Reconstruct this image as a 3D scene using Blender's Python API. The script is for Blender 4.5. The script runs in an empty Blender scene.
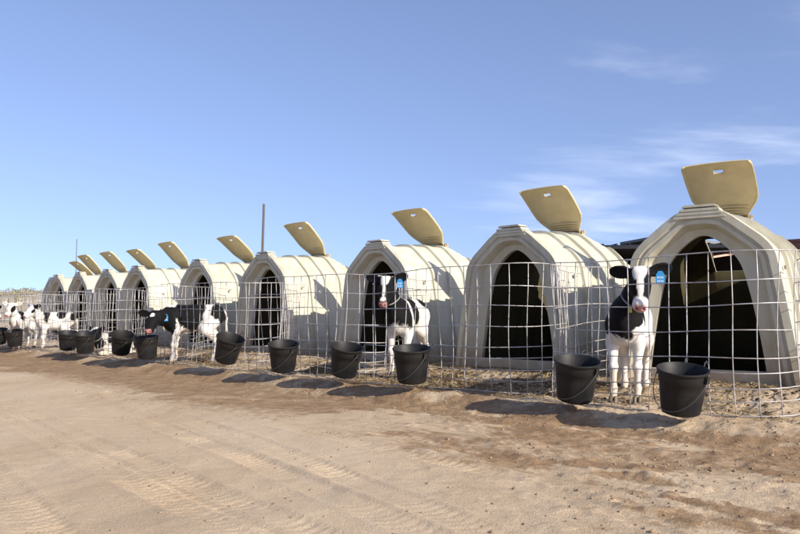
import bpy, math, random
import numpy as np
from mathutils import Vector, Matrix

R = math.radians
random.seed(7)
RNG = np.random.default_rng(11)
S = bpy.context.scene
COL = S.collection

# ------------------------------------------------------------------ camera, sky, sun, exposure
CAM_H = 0.663                       # height above the level of the fence foot (0.76 m above the track)
FPX = 778.0                         # focal length in pixels of the 800 px wide photograph
HOR = 315.0
cam = bpy.data.cameras.new('camera'); camo = bpy.data.objects.new('camera', cam); COL.objects.link(camo)
cam.sensor_width = 36.0; cam.lens = FPX / 800 * 36; cam.clip_end = 3000; cam.clip_start = 0.05
camo.location = (0, 0, CAM_H)
camo.rotation_euler = (R(90) + math.atan((HOR - 267) / FPX), 0, 0)
S.camera = camo

SUN_AZ, SUN_EL = 134.5, 27.0        # degrees clockwise from +Y, above the horizon
W = bpy.data.worlds.new('World'); S.world = W; W.use_nodes = True
nt = W.node_tree; bg = nt.nodes['Background']
sky = nt.nodes.new('ShaderNodeTexSky'); sky.sky_type = 'NISHITA'; sky.sun_disc = False
sky.sun_elevation = R(SUN_EL); sky.sun_rotation = R(SUN_AZ)
sky.altitude = 1000; sky.air_density = 1.0; sky.dust_density = 1.6; sky.ozone_density = 2.0
tc = nt.nodes.new('ShaderNodeTexCoord')
sep = nt.nodes.new('ShaderNodeSeparateXYZ'); nt.links.new(tc.outputs['Generated'], sep.inputs[0])
# thin desert air: look the sky up a little above the true elevation so that the horizon band stays blue
smp = nt.nodes.new('ShaderNodeVectorMath'); smp.operation = 'MULTIPLY_ADD'
nt.links.new(tc.outputs['Generated'], smp.inputs[0]); smp.inputs[1].default_value = (1, 1, 0.84); smp.inputs[2].default_value = (0, 0, 0.175)
nt.links.new(smp.outputs[0], sky.inputs[0])
tint = nt.nodes.new('ShaderNodeMix'); tint.data_type = 'RGBA'; tint.blend_type = 'MULTIPLY'; tint.inputs[0].default_value = 1.0
nt.links.new(sky.outputs[0], tint.inputs[6]); tint.inputs[7].default_value = (1.0, 0.875, 0.915, 1)
def wmath(op, a, b=None, c=None):
    n = nt.nodes.new('ShaderNodeMath'); n.operation = op
    for i, v in enumerate((a, b, c)):
        if v is None: continue
        if isinstance(v, (int, float)): n.inputs[i].default_value = v
        else: nt.links.new(v, n.inputs[i])
    return n.outputs[0]
# thin high cirrus: direction projected on a flat layer, stretched noise
zc = wmath('MAXIMUM', wmath('ADD', sep.outputs[2], 0.2), 0.12)
cx = wmath('DIVIDE', sep.outputs[0], zc); cy = wmath('DIVIDE', sep.outputs[1], zc)
cmb = nt.nodes.new('ShaderNodeCombineXYZ'); nt.links.new(cx, cmb.inputs[0]); nt.links.new(cy, cmb.inputs[1])
mp = nt.nodes.new('ShaderNodeMapping'); nt.links.new(cmb.outputs[0], mp.inputs[0])
CLOUD1, CLOUD2 = (10.524, -13.259, 0), (11.746, -14.239, 0)
mp.inputs['Location'].default_value = CLOUD1; mp.inputs['Rotation'].default_value = (0, 0, R(8))
mp.inputs['Scale'].default_value = (0.75, 1.7, 1)
nz = nt.nodes.new('ShaderNodeTexNoise'); nt.links.new(mp.outputs[0], nz.inputs['Vector'])
nz.inputs['Scale'].default_value = 0.85; nz.inputs['Detail'].default_value = 8; nz.inputs['Roughness'].default_value = 0.58
nz.inputs['Distortion'].default_value = 0.35
nz2 = nt.nodes.new('ShaderNodeTexNoise'); mp2 = nt.nodes.new('ShaderNodeMapping'); nt.links.new(cmb.outputs[0], mp2.inputs[0]); mp2.inputs['Location'].default_value = CLOUD2; nt.links.new(mp2.outputs[0], nz2.inputs['Vector'])
nz2.inputs['Scale'].default_value = 0.30; nz2.inputs['Detail'].default_value = 2
cl = wmath('MULTIPLY', nz.outputs['Fac'], wmath('MULTIPLY_ADD', nz2.outputs['Fac'], 3.0, -0.75))
mr = nt.nodes.new('ShaderNodeMapRange'); nt.links.new(cl, mr.inputs[0]); mr.interpolation_type = 'SMOOTHSTEP'
mr.inputs['From Min'].default_value = 0.65; mr.inputs['From Max'].default_value = 0.98
mr.inputs['To Max'].default_value = 0.48
mixc = nt.nodes.new('ShaderNodeMix'); mixc.data_type = 'RGBA'
nt.links.new(mr.outputs[0], mixc.inputs[0]); nt.links.new(tint.outputs[2], mixc.inputs[6])
mixc.inputs[7].default_value = (4.6, 5.0, 5.9, 1)
nt.links.new(mixc.outputs[2], bg.inputs[0]); bg.inputs[1].default_value = 0.132

sun = bpy.data.lights.new('sun', 'SUN'); sun.energy = 3.7; sun.angle = R(0.5); sun.color = (1.0, 0.93, 0.82)
suno = bpy.data.objects.new('sun', sun); COL.objects.link(suno)
sdir = Vector((math.sin(R(SUN_AZ)) * math.cos(R(SUN_EL)), math.cos(R(SUN_AZ)) * math.cos(R(SUN_EL)), math.sin(R(SUN_EL))))
suno.rotation_euler = sdir.to_track_quat('Z', 'Y').to_euler()
S.view_settings.view_transform = 'Standard'; S.view_settings.look = 'None'
S.view_settings.exposure = 0.95; S.view_settings.gamma = 1; S.view_settings.use_curve_mapping = False

# ------------------------------------------------------------------ the row's own axes
THETA = math.atan(720 / FPX)
RV = np.array([-math.sin(THETA), math.cos(THETA)])      # along the row, away to the left
DV = np.array([math.cos(THETA), math.sin(THETA)])       # from the fence back into the hutches
P0 = np.array([2.26, 4.92])                             # near end of the front fence line
def row(t, w, z=0.0):
    p = P0 + RV * t + DV * w
    return Vector((p[0], p[1], z))
ROT_ROW = math.atan2(DV[1], DV[0])                      # local +x of a hutch points back along DV
def row_t(px, w=0.0):                                   # where a photo column meets a line of the row
    u = (px - 400) / FPX; b = P0 + DV * w
    return (b[0] - u * b[1]) / (-RV[0] + u * RV[1])

# ------------------------------------------------------------------ helpers
def noise2(x, y, seed=0):
    xi = np.floor(x).astype(np.int64); yi = np.floor(y).astype(np.int64)
    xf = x - xi; yf = y - yi
    def h(a, b):
        n = (a * 374761393 + b * 668265263 + seed * 974634721) & 0xffffffff
        n = ((n ^ (n >> 13)) * 1274126177) & 0xffffffff
        return ((n ^ (n >> 16)) & 0xffff) / 65535.0
    u = xf * xf * (3 - 2 * xf); v = yf * yf * (3 - 2 * yf)
    return (h(xi, yi) * (1 - u) + h(xi + 1, yi) * u) * (1 - v) + (h(xi, yi + 1) * (1 - u) + h(xi + 1, yi + 1) * u) * v
def fbm(x, y, oct=4, seed=0, gain=0.5):
    s = 0; a = 1; t = 0
    for i in range(oct):
        s = s + a * noise2(x * 2 ** i + 17.3 * i, y * 2 ** i - 9.1 * i, seed + i); t += a; a *= gain
    return s / t
def sstep(a, b, x):
    t = np.clip((x - a) / (b - a), 0, 1); return t * t * (3 - 2 * t)

def mesh_obj(name, verts, faces, mat=None, parent=None, smooth=True, angle=35):
    me = bpy.data.meshes.new(name)
    me.from_pydata([tuple(v) for v in verts], [], [tuple(f) for f in faces]); me.update()
    if smooth:
        me.shade_smooth()
        if angle: me.set_sharp_from_angle(angle=R(angle))
    if mat: me.materials.append(mat)
    o = bpy.data.objects.new(name, me); COL.objects.link(o)
    if parent: o.parent = parent
    return o
def mesh_np(name, V, quads, mat=None, parent=None, smooth=True):
    me = bpy.data.meshes.new(name)
    k = quads.shape[1]; n = len(quads)
    me.vertices.add(len(V)); me.vertices.foreach_set('co', np.ascontiguousarray(V, dtype=np.float32).ravel())
    me.loops.add(n * k); me.loops.foreach_set('vertex_index', np.ascontiguousarray(quads, dtype=np.int32).ravel())
    me.polygons.add(n); me.polygons.foreach_set('loop_start', np.arange(0, n * k, k, dtype=np.int32))
    me.polygons.foreach_set('loop_total', np.full(n, k, dtype=np.int32))
    me.update(calc_edges=True); me.validate()
    if smooth: me.shade_smooth()
    if mat: me.materials.append(mat)
    o = bpy.data.objects.new(name, me); COL.objects.link(o)
    if parent: o.parent = parent
    return o
def empty(name, loc=(0, 0, 0), rz=0.0):
    o = bpy.data.objects.new(name, None); COL.objects.link(o); o.empty_display_size = 0.1
    o.location = loc; o.rotation_euler = (0, 0, rz); return o
def tag(o, label=None, cat=None, group=None, kind=None):
    if label: o['label'] = label
    if cat: o['category'] = cat
    if group: o['group'] = group
    if kind: o['kind'] = kind
    return o
def copy_tree(o, parent=None):
    c = o.copy(); COL.objects.link(c); c.parent = parent
    for ch in [k for k in bpy.data.objects if k.parent == o]: copy_tree(ch, c)
    return c

class MB:
    def __init__(s): s.v = []; s.f = []
    def add(s, v, f):
        b = len(s.v); s.v += [tuple(x) for x in v]; s.f += [tuple(i + b for i in q) for q in f]
    def box(s, x0, x1, y0, y1, z0, z1, M=None):
        v = [Vector((x, y, z)) for z in (z0, z1) for y in (y0, y1) for x in (x0, x1)]
        if M: v = [M @ p for p in v]
        s.add(v, [(0, 2, 3, 1), (4, 5, 7, 6), (0, 1, 5, 4), (2, 6, 7, 3), (0, 4, 6, 2), (1, 3, 7, 5)])
    def tube(s, pts, r, n=6, cap=True):
        pts = [Vector(p) for p in pts]; rings = []
        rs = r if isinstance(r, (list, tuple)) else [r] * len(pts)
        up = Vector((0.13, 0.21, 0.97))
        for i, p in enumerate(pts):
            t = (pts[min(i + 1, len(pts) - 1)] - pts[max(i - 1, 0)]).normalized()
            a = up - t * up.dot(t)
            if a.length < 0.2: a = Vector((1, 0.1, 0)) - t * t.dot(Vector((1, 0.1, 0)))
            a.normalize(); b = t.cross(a); up = a if i else up
            rings.append([p + (a * math.cos(2 * math.pi * k / n) + b * math.sin(2 * math.pi * k / n)) * rs[i] for k in range(n)])
        v = [q for rg in rings for q in rg]
        f = [(i * n + k, i * n + (k + 1) % n, (i + 1) * n + (k + 1) % n, (i + 1) * n + k) for i in range(len(pts) - 1) for k in range(n)]
        if cap: f += [tuple(range(n - 1, -1, -1)), tuple(range((len(pts) - 1) * n, len(pts) * n))]
        s.add(v, f)
    def lathe(s, prof, n=24, M=None):
        v = []
        for (r, z) in prof:
            for k in range(n):
                a = 2 * math.pi * k / n; p = Vector((r * math.cos(a), r * math.sin(a), z)); v.append(M @ p if M else p)
        f = [(i * n + k, i * n + (k + 1) % n, (i + 1) * n + (k + 1) % n, (i + 1) * n + k) for i in range(len(prof) - 1) for k in range(n)]
        s.add(v, f)
    def build(s, name, mat, parent=None, smooth=True, angle=35): return mesh_obj(name, s.v, s.f, mat, parent, smooth, angle)

# ------------------------------------------------------------------ materials
def mat(name, col, rough=0.6, spec=0.4, metal=0.0, var=0.0, vscale=4.0, bump=0.0, bscale=60.0, col2=None, trans=0.0, stretch=None, seed=0.0):
    m = bpy.data.materials.new(name); m.use_nodes = True
    t = m.node_tree; b = t.nodes['Principled BSDF']
    b.inputs['Roughness'].default_value = rough; b.inputs['Metallic'].default_value = metal
    b.inputs['Specular IOR Level'].default_value = spec
    b.inputs['Base Color'].default_value = (*col, 1)
    co = t.nodes.new('ShaderNodeTexCoord')
    src = co.outputs['Object']
    if seed or stretch:
        mm = t.nodes.new('ShaderNodeMapping'); t.links.new(src, mm.inputs[0]); mm.inputs['Location'].default_value = (seed, seed * .7, seed * .3)
        if stretch: mm.inputs['Scale'].default_value = stretch
        src = mm.outputs[0]
    if var or col2:
        n = t.nodes.new('ShaderNodeTexNoise'); n.inputs['Scale'].default_value = vscale; n.inputs['Detail'].default_value = 6
        n.inputs['Roughness'].default_value = 0.62; t.links.new(src, n.inputs['Vector'])
        r = t.nodes.new('ShaderNodeValToRGB'); t.links.new(n.outputs['Fac'], r.inputs[0])
        r.color_ramp.elements[0].position = 0.34; r.color_ramp.elements[1].position = 0.68
        c2 = col2 or tuple(max(0, c * (1 - var)) for c in col)
        r.color_ramp.elements[0].color = (*c2, 1); r.color_ramp.elements[1].color = (*col, 1)
        t.links.new(r.outputs[0], b.inputs['Base Color'])
    if bump:
        n2 = t.nodes.new('ShaderNodeTexNoise'); n2.inputs['Scale'].default_value = bscale; n2.inputs['Detail'].default_value = 5
        t.links.new(src, n2.inputs['Vector'])
        bp = t.nodes.new('ShaderNodeBump'); bp.inputs['Strength'].default_value = bump; bp.inputs['Distance'].default_value = 0.01
        t.links.new(n2.outputs['Fac'], bp.inputs['Height']); t.links.new(bp.outputs[0], b.inputs['Normal'])
    if trans:
        tr = t.nodes.new('ShaderNodeBsdfTranslucent'); tr.inputs[0].default_value = (*[min(1, c * 1.1) for c in col], 1)
        mx = t.nodes.new('ShaderNodeMixShader'); mx.inputs[0].default_value = trans
        t.links.new(b.outputs[0], mx.inputs[1]); t.links.new(tr.outputs[0], mx.inputs[2])
        t.links.new(mx.outputs[0], t.nodes['Material Output'].inputs[0])
    return m

def plastic_mat():
    # moulded cream polyethylene: dust and splashes of sand low down, faint streaks, scuffs
    m = mat('cream_plastic', (0.63, 0.585, 0.43), rough=0.52, spec=0.35, bump=0.10, bscale=35)
    t = m.node_tree; b = t.nodes['Principled BSDF']; co = t.nodes['Texture Coordinate']
    oi = t.nodes.new('ShaderNodeObjectInfo')
    add = t.nodes.new('ShaderNodeVectorMath'); add.operation = 'ADD'
    cm = t.nodes.new('ShaderNodeCombineXYZ'); mm = t.nodes.new('ShaderNodeMath'); mm.operation = 'MULTIPLY'; mm.inputs[1].default_value = 37
    t.links.new(oi.outputs['Random'], mm.inputs[0]); t.links.new(mm.outputs[0], cm.inputs[0])
    t.links.new(co.outputs['Object'], add.inputs[0]); t.links.new(cm.outputs[0], add.inputs[1])
    mp = t.nodes.new('ShaderNodeMapping'); mp.inputs['Scale'].default_value = (7, 7, 0.9); t.links.new(add.outputs[0], mp.inputs[0])
    n = t.nodes.new('ShaderNodeTexNoise'); n.inputs['Scale'].default_value = 1.4; n.inputs['Detail'].default_value = 7; t.links.new(mp.outputs[0], n.inputs['Vector'])
    r = t.nodes.new('ShaderNodeValToRGB'); t.links.new(n.outputs['Fac'], r.inputs[0])
    r.color_ramp.elements[0].position = .3; r.color_ramp.elements[1].position = .62
    r.color_ramp.elements[0].color = (0.435, 0.405, 0.295, 1); r.color_ramp.elements[1].color = (0.52, 0.50, 0.392, 1)
    # splashed dust near the foot, ragged upper edge
    sp = t.nodes.new('ShaderNodeSeparateXYZ'); t.links.new(co.outputs['Object'], sp.inputs[0])
    n2 = t.nodes.new('ShaderNodeTexNoise'); n2.inputs['Scale'].default_value = 9; n2.inputs['Detail'].default_value = 8; t.links.new(add.outputs[0], n2.inputs['Vector'])
    a1 = t.nodes.new('ShaderNodeMath'); a1.operation = 'MULTIPLY_ADD'; a1.inputs[1].default_value = -0.55; t.links.new(n2.outputs['Fac'], a1.inputs[0]); t.links.new(sp.outputs[2], a1.inputs[2])
    m2 = t.nodes.new('ShaderNodeMapRange'); t.links.new(a1.outputs[0], m2.inputs[0])
    m2.inputs['From Min'].default_value = -0.22; m2.inputs['From Max'].default_value = 0.12; m2.inputs['To Min'].default_value = 0.85; m2.inputs['To Max'].default_value = 0.0
    mx = t.nodes.new('ShaderNodeMix'); mx.data_type = 'RGBA'; t.links.new(m2.outputs[0], mx.inputs[0]); t.links.new(r.outputs[0], mx.inputs[6])
    mx.inputs[7].default_value = (0.33, 0.25, 0.165, 1)
    vr = t.nodes.new('ShaderNodeMapRange'); t.links.new(oi.outputs['Random'], vr.inputs[0]); vr.inputs['To Min'].default_value = .90; vr.inputs['To Max'].default_value = 1.06
    vs = t.nodes.new('ShaderNodeVectorMath'); vs.operation = 'SCALE'; t.links.new(mx.outputs[2], vs.inputs[0]); t.links.new(vr.outputs[0], vs.inputs['Scale'])
    t.links.new(vs.outputs[0], b.inputs['Base Color'])
    return m
M_PLASTIC = plastic_mat()
M_INNER = mat('shaded_soiled_inner_plastic', (0.095, 0.082, 0.040), rough=0.85, spec=0.15, vscale=3, col2=(0.06, 0.05, 0.025))  # hutch interior shade put into the colour, along with some soiling
M_LID = mat('aged_tan_plastic', (0.70, 0.60, 0.36), rough=0.5, spec=0.3, var=0.22, vscale=5, bump=0.15, bscale=40, trans=0.22)
M_SLOT = mat('vent_slot_plastic', (0.40, 0.37, 0.27), rough=0.6, var=0.2)
M_WIRE = mat('galvanised_wire', (0.54, 0.54, 0.54), rough=0.5, metal=0.4, vscale=14, col2=(0.33, 0.29, 0.25))
M_BUCKET = mat('black_rubber', (0.0065, 0.007, 0.0085), rough=0.55, spec=0.3, var=0.0, vscale=6, bump=0.12, bscale=50, col2=(0.019, 0.017, 0.0145))
M_HANDLE = mat('bail_wire', (0.45, 0.45, 0.45), rough=0.4, metal=0.6)
M_BAIL = mat('dull_bail_wire', (0.07, 0.07, 0.07), rough=0.5, metal=0.5)
M_MILK = mat('bucket_milk', (0.10, 0.09, 0.08), rough=0.15, spec=0.5)
M_HOOF = mat('hoof_horn', (0.16, 0.12, 0.08), rough=0.5, var=0.3, vscale=40)
M_EYE = mat('eye', (0.008, 0.006, 0.005), rough=0.08, spec=0.6)
M_TAGB = mat('blue_tag_plastic', (0.03, 0.25, 0.52), rough=0.4)
M_TAGW = mat('tag_print_white', (0.75, 0.78, 0.8), rough=0.5)
M_TAGY = mat('yellow_tag_plastic', (0.55, 0.50, 0.08), rough=0.4)
M_ROPE = mat('collar_webbing', (0.30, 0.29, 0.28), rough=0.8, var=0.4, vscale=80)
M_WOOD = mat('weathered_pole_wood', (0.14, 0.12, 0.11), rough=0.85, var=0.4, vscale=3, stretch=(14, 14, 1), bump=0.4, bscale=20)
M_DROOF = mat('dark_sheet_roof', (0.022, 0.025, 0.034), rough=0.85, spec=.15, var=0.3, vscale=2)
M_DWALL = mat('dark_shed_board', (0.025, 0.022, 0.02), rough=0.9, var=0.4, vscale=5)
M_PINK = mat('pink_render', (0.56, 0.33, 0.26), rough=0.9, var=0.15, vscale=2.5, bump=0.3, bscale=30)
M_GREYROOF = mat('grey_fibre_roof', (0.20, 0.21, 0.21), rough=0.8, var=0.3, vscale=2)
M_BRICK = mat('chimney_brick', (0.22, 0.10, 0.075), rough=0.9, var=0.35, vscale=9, bump=0.3)
M_FRAME = mat('window_frame_paint', (0.6, 0.6, 0.58), rough=0.6)
M_GLASS = mat('dark_window_glass', (0.01, 0.012, 0.016), rough=0.06, spec=0.6)

def coat_mat():
    m = bpy.data.materials.new('calf_coat'); m.use_nodes = True; t = m.node_tree; b = t.nodes['Principled BSDF']
    b.inputs['Roughness'].default_value = 0.72; b.inputs['Specular IOR Level'].default_value = 0.10
    b.inputs['Sheen Weight'].default_value = 0.04; b.inputs['Sheen Roughness'].default_value = 0.4
    at = t.nodes.new('ShaderNodeAttribute'); at.attribute_name = 'coat'
    co = t.nodes.new('ShaderNodeTexCoord')
    n = t.nodes.new('ShaderNodeTexNoise'); n.inputs['Scale'].default_value = 90; n.inputs['Detail'].default_value = 4; t.links.new(co.outputs['Object'], n.inputs['Vector'])
    n1 = t.nodes.new('ShaderNodeTexNoise'); n1.inputs['Scale'].default_value = 14; n1.inputs['Detail'].default_value = 5; t.links.new(co.outputs['Object'], n1.inputs['Vector'])
    mr = t.nodes.new('ShaderNodeMapRange'); t.links.new(n1.outputs['Fac'], mr.inputs[0]); mr.inputs['From Min'].default_value = .3; mr.inputs['From Max'].default_value = .7
    mr.inputs['To Min'].default_value = .82; mr.inputs['To Max'].default_value = 1.08
    mx = t.nodes.new('ShaderNodeVectorMath'); mx.operation = 'SCALE'; t.links.new(at.outputs['Color'], mx.inputs[0]); t.links.new(mr.outputs[0], mx.inputs['Scale'])
    t.links.new(mx.outputs[0], b.inputs['Base Color'])
    bp = t.nodes.new('ShaderNodeBump'); bp.inputs['Strength'].default_value = .45; bp.inputs['Distance'].default_value = .006
    t.links.new(n.outputs['Fac'], bp.inputs['Height']); t.links.new(bp.outputs[0], b.inputs['Normal'])
    return m
M_COAT = coat_mat()

def sand_mat():
    m = bpy.data.materials.new('sand_ground'); m.use_nodes = True; t = m.node_tree; b = t.nodes['Principled BSDF']
    b.inputs['Roughness'].default_value = 0.95; b.inputs['Specular IOR Level'].default_value = 0.12
    co = t.nodes.new('ShaderNodeTexCoord'); at = t.nodes.new('ShaderNodeAttribute'); at.attribute_name = 'soil'
    def nz(scale, det=6, rough=.6, st=None):
        n = t.nodes.new('ShaderNodeTexNoise'); n.inputs['Scale'].default_value = scale; n.inputs['Detail'].default_value = det; n.inputs['Roughness'].default_value = rough
        if st:
            mp = t.nodes.new('ShaderNodeMapping'); mp.inputs['Rotation'].default_value = (0, 0, R(55)); mp.inputs['Scale'].default_value = st
            t.links.new(co.outputs['Object'], mp.inputs[0]); t.links.new(mp.outputs[0], n.inputs['Vector'])
        else: t.links.new(co.outputs['Object'], n.inputs['Vector'])
        return n.outputs['Fac']
    def ramp(f, stops):
        r = t.nodes.new('ShaderNodeValToRGB'); t.links.new(f, r.inputs[0])
        r.color_ramp.elements[0].position = stops[0][0]; r.color_ramp.elements[0].color = (*stops[0][1], 1)
        r.color_ramp.elements[1].position = stops[-1][0]; r.color_ramp.elements[1].color = (*stops[-1][1], 1)
        for p, c in stops[1:-1]: e = r.color_ramp.elements.new(p); e.color = (*c, 1)
        return r.outputs[0]
    def mix(f, a, c, mode='MIX'):
        x = t.nodes.new('ShaderNodeMix'); x.data_type = 'RGBA'; x.blend_type = mode
        if isinstance(f, float): x.inputs[0].default_value = f
        else: t.links.new(f, x.inputs[0])
        for i, v in ((6, a), (7, c)):
            if isinstance(v, tuple): x.inputs[i].default_value = (*v, 1)
            else: t.links.new(v, x.inputs[i])
        return x.outputs[2]
    pale = ramp(nz(1.1, 7, .6, (1, .35, 1)), [(.3, (.435, .325, .208)), (.5, (.53, .408, .272)), (.72, (.585, .468, .325))])
    damp = ramp(nz(6.5, 9, .75), [(.3, (.19, .118, .062)), (.5, (.30, .198, .112)), (.7, (.41, .290, .172))])
    dung = ramp(nz(24, 6, .7), [(.32, (.055, .036, .022)), (.5, (.15, .10, .055)), (.68, (.30, .215, .12))])
    sp = t.nodes.new('ShaderNodeSeparateColor'); t.links.new(at.outputs['Color'], sp.inputs[0])
    # ragged edges on the soil masks
    def rag(f, n, amt, lo, hi):
        a = t.nodes.new('ShaderNodeMath'); a.operation = 'SUBTRACT'; t.links.new(n, a.inputs[0]); a.inputs[1].default_value = .5
        q = t.nodes.new('ShaderNodeMath'); q.operation = 'MULTIPLY_ADD'; t.links.new(a.outputs[0], q.inputs[0]); q.inputs[1].default_value = amt; t.links.new(f, q.inputs[2])
        r = t.nodes.new('ShaderNodeMapRange'); r.interpolation_type = 'SMOOTHSTEP'; t.links.new(q.outputs[0], r.inputs[0]); r.inputs['From Min'].default_value = lo; r.inputs['From Max'].default_value = hi
        return r.outputs[0]
    c = mix(rag(sp.outputs[0], nz(9, 9, .78), 1.6, .18, .75), pale, damp)
    c = mix(rag(sp.outputs[1], nz(11, 8, .7), 1.2, .3, .7), c, dung)
    grain = ramp(nz(160, 3, .7), [(.3, (.72, .70, .68)), (.55, (1, 1, 1)), (.75, (1.12, 1.12, 1.12))])
    c = mix(.8, c, grain, 'MULTIPLY')
    t.links.new(c, b.inputs['Base Color'])
    bp = t.nodes.new('ShaderNodeBump'); bp.inputs['Strength'].default_value = .5; bp.inputs['Distance'].default_value = .02
    bp2 = t.nodes.new('ShaderNodeBump'); bp2.inputs['Strength'].default_value = .8; bp2.inputs['Distance'].default_value = .007
    t.links.new(nz(38, 9, .72), bp.inputs['Height']); t.links.new(nz(140, 4, .6), bp2.inputs['Height']); t.links.new(bp.outputs[0], bp2.inputs['Normal'])
    t.links.new(bp2.outputs[0], b.inputs['Normal'])
    return m
M_SAND = sand_mat()

# ------------------------------------------------------------------ ground
TRACKS = [((-0.02, 3.35), (0.54, -0.84), .085), ((-0.27, 3.30), (0.545, -0.84), .085), ((-0.95, 3.55), (0.60, -0.80), .10), ((-1.75, 4.4), (0.62, -0.785), .10), ((-2.6, 4.5), (0.62, -0.785), .10), ((0.95, 3.9), (0.66, -0.75), .09), ((.62, 3.75), (0.64, -0.77), .09)]
def ground_z(x, y):
    x = np.asarray(x, float); y = np.asarray(y, float)
    rx, ry = x - P0[0], y - P0[1]
    w = rx * DV[0] + ry * DV[1]; tt = rx * RV[0] + ry * RV[1]
    edge = (fbm(tt * 1.1, w * 1.1, 3, 5) - .5) * .35
    z = -0.10 + 0.10 * sstep(-.55, -.02, w + edge)
    inside = sstep(.15, 1.15, w) * (1 - sstep(4.5, 8, w))
    z += .10 * inside
    z += (fbm(x * .55, y * .55, 3, 21) - .5) * .05 * sstep(.0, .8, np.abs(w))
    # churned sand along the foot of the fence and in the pens
    ch = np.exp(-((w + .22) / .42) ** 2)
    z += ch * (fbm(x * 6.5, y * 6.5, 5, 31, .62) - .5) * .055
    pen = sstep(-.05, .2, w) * (1 - sstep(1.25, 1.6, w))
    z += pen * (fbm(x * 7, y * 7, 4, 41, .6) - .5) * .06
    # clods on the near right of the track
    rg = sstep(-.2, 1.3, x + .25 * (y - 3)) * (1 - sstep(-.6, -.1, w))
    z += rg * (np.maximum(fbm(tt * 5.5, w * 11, 5, 51, .70), .44) - .44) * .060
    base = (1 - sstep(-.6, 0, w))
    z += base * (fbm(x * 9, y * 9, 3, 61) - .5) * .010
    for (c, d, hw) in TRACKS:
        px, py = x - c[0], y - c[1]
        al = px * d[0] + py * d[1]; cr = -px * d[1] + py * d[0] + .05 * np.sin(al * .7 + c[0] * 3)
        m = (1 - sstep(hw * .8, hw * 1.15, np.abs(cr))) * (1 - sstep(-.75, -.45, w))
        fade = .35 + .65 * sstep(.35, .6, fbm(x * 1.3, y * 1.3, 2, 71))
        ridge = np.exp(-((np.abs(cr) - hw * 1.2) / .022) ** 2) * (1 - sstep(-.75, -.45, w))
        tread = np.sin(2 * np.pi * (al / .058 + np.abs(cr) * 7))
        z += fade * (-.007 * m + .0036 * m * np.clip(tread * 2.6, -1, 1) * sstep(.30, .62, fbm(x * 1.7, y * 1.7, 3, 77))) + .0075 * ridge * (.4 + .6 * fbm(x * 4, y * 4, 2, 78))
    # long shallow ruts of older traffic, running the same way
    al = x * .56 + y * -.83; cr = x * .83 + y * .56
    z += base * ((fbm(cr * 3.2, al * .35, 3, 81) - .5) * .030)
    far = sstep(25, 70, np.hypot(x, y))
    return z * (1 - far) + far * -0.10
def spaced(lo, hi, core0, core1, h, g):
    a = list(np.arange(core0, core1 + 1e-6, h))
    s = h
    while a[-1] < hi: s *= g; a.append(a[-1] + s)
    s = h; L = []
    c = core0
    while c > lo: s *= g; c -= s; L.append(c)
    return np.array(L[::-1] + a)
xs = spaced(-900, 900, -3.2, 2.8, .0145, 1.04); ys = spaced(-300, 1500, 2.4, 5.4, .0145, 1.03)
GX, GY = np.meshgrid(xs, ys, indexing='ij')
GZ = ground_z(GX, GY)
ni, nj = GX.shape
V = np.stack([GX, GY, GZ], -1).reshape(-1, 3)
I = np.arange(ni * nj).reshape(ni, nj)
Q = np.stack([I[:-1, :-1], I[1:, :-1], I[1:, 1:], I[:-1, 1:]], -1).reshape(-1, 4)
ground = mesh_np('ground', V, Q, M_SAND); tag(ground, kind='structure', label='pale sandy track with tyre marks in front of the pens')
rx, ry = V[:, 0] - P0[0], V[:, 1] - P0[1]; gw = rx * DV[0] + ry * DV[1]; gt = rx * RV[0] + ry * RV[1]
damp = np.exp(-((gw + .50 + .25 * (fbm(gt * .8, gw * .8, 3, 91) - .5)) / .55) ** 2) * (.25 + .5 * sstep(.42, .62, fbm(gt * 2.2, gw * 4.5, 4, 93, .6))) + .75 * np.exp(-((gw + 1.0) / .7) ** 2) * sstep(2.5, 6, gt)
nr = sstep(-.1, 1.4, V[:, 0] + .3 * (V[:, 1] - 3)) * (1 - sstep(-.5, 0, gw))
damp += nr * sstep(.45, .62, fbm(gt * 1.5, gw * 4.2, 5, 95, .68)) * .68
damp += .5 * sstep(.5, .66, fbm(V[:, 0] * .9, V[:, 1] * 1.2, 4, 99)) * sstep(-2.5, -1.2, gw)
dung = (sstep(-.02, .25, gw) * (1 - sstep(1.5, 2.2, gw))) * (.08 + .75 * sstep(.46, .66, fbm(V[:, 0] * 2.1, V[:, 1] * 2.1, 4, 101)))
att = ground.data.color_attributes.new('soil', 'FLOAT_COLOR', 'POINT')
att.data.foreach_set('color', np.stack([np.clip(damp, 0, 1), np.clip(dung, 0, 1), 0 * damp, 0 * damp + 1], -1).astype(np.float32).ravel())

# dune ridge with scrub far behind the row
def ridge_h(x, y):
    d = (y - 118) / 26.0
    return np.exp(-d * d) * (4.3 + 1.2 * (fbm(x * .02 + 3, y * .02, 3, 121) - .5) * 2 + .5 * (fbm(x * .11, y * .11, 3, 125) - .5)) * (1 - .75 * sstep(0, 90, x)) - .35
xr = np.arange(-260, 161, 4.0); yr = np.arange(72, 170, 4.0)
RX, RY = np.meshgrid(xr, yr, indexing='ij'); RZ = ridge_h(RX, RY)
I = np.arange(RX.size).reshape(RX.shape)
M_DUNE = mat('dune_sand', (0.36, 0.30, 0.20), rough=.95, var=.3, vscale=.15)
dune = mesh_np('dune_ridge', np.stack([RX, RY, RZ], -1).reshape(-1, 3), np.stack([I[:-1, :-1], I[1:, :-1], I[1:, 1:], I[:-1, 1:]], -1).reshape(-1, 4), M_DUNE)
tag(dune, kind='structure')
M_SCRUB = mat('dry_scrub_leaf', (0.33, 0.28, 0.17), rough=.9, var=.0, vscale=.4, col2=(0.20, 0.19, 0.10))
sv = []; k = 0
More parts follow.
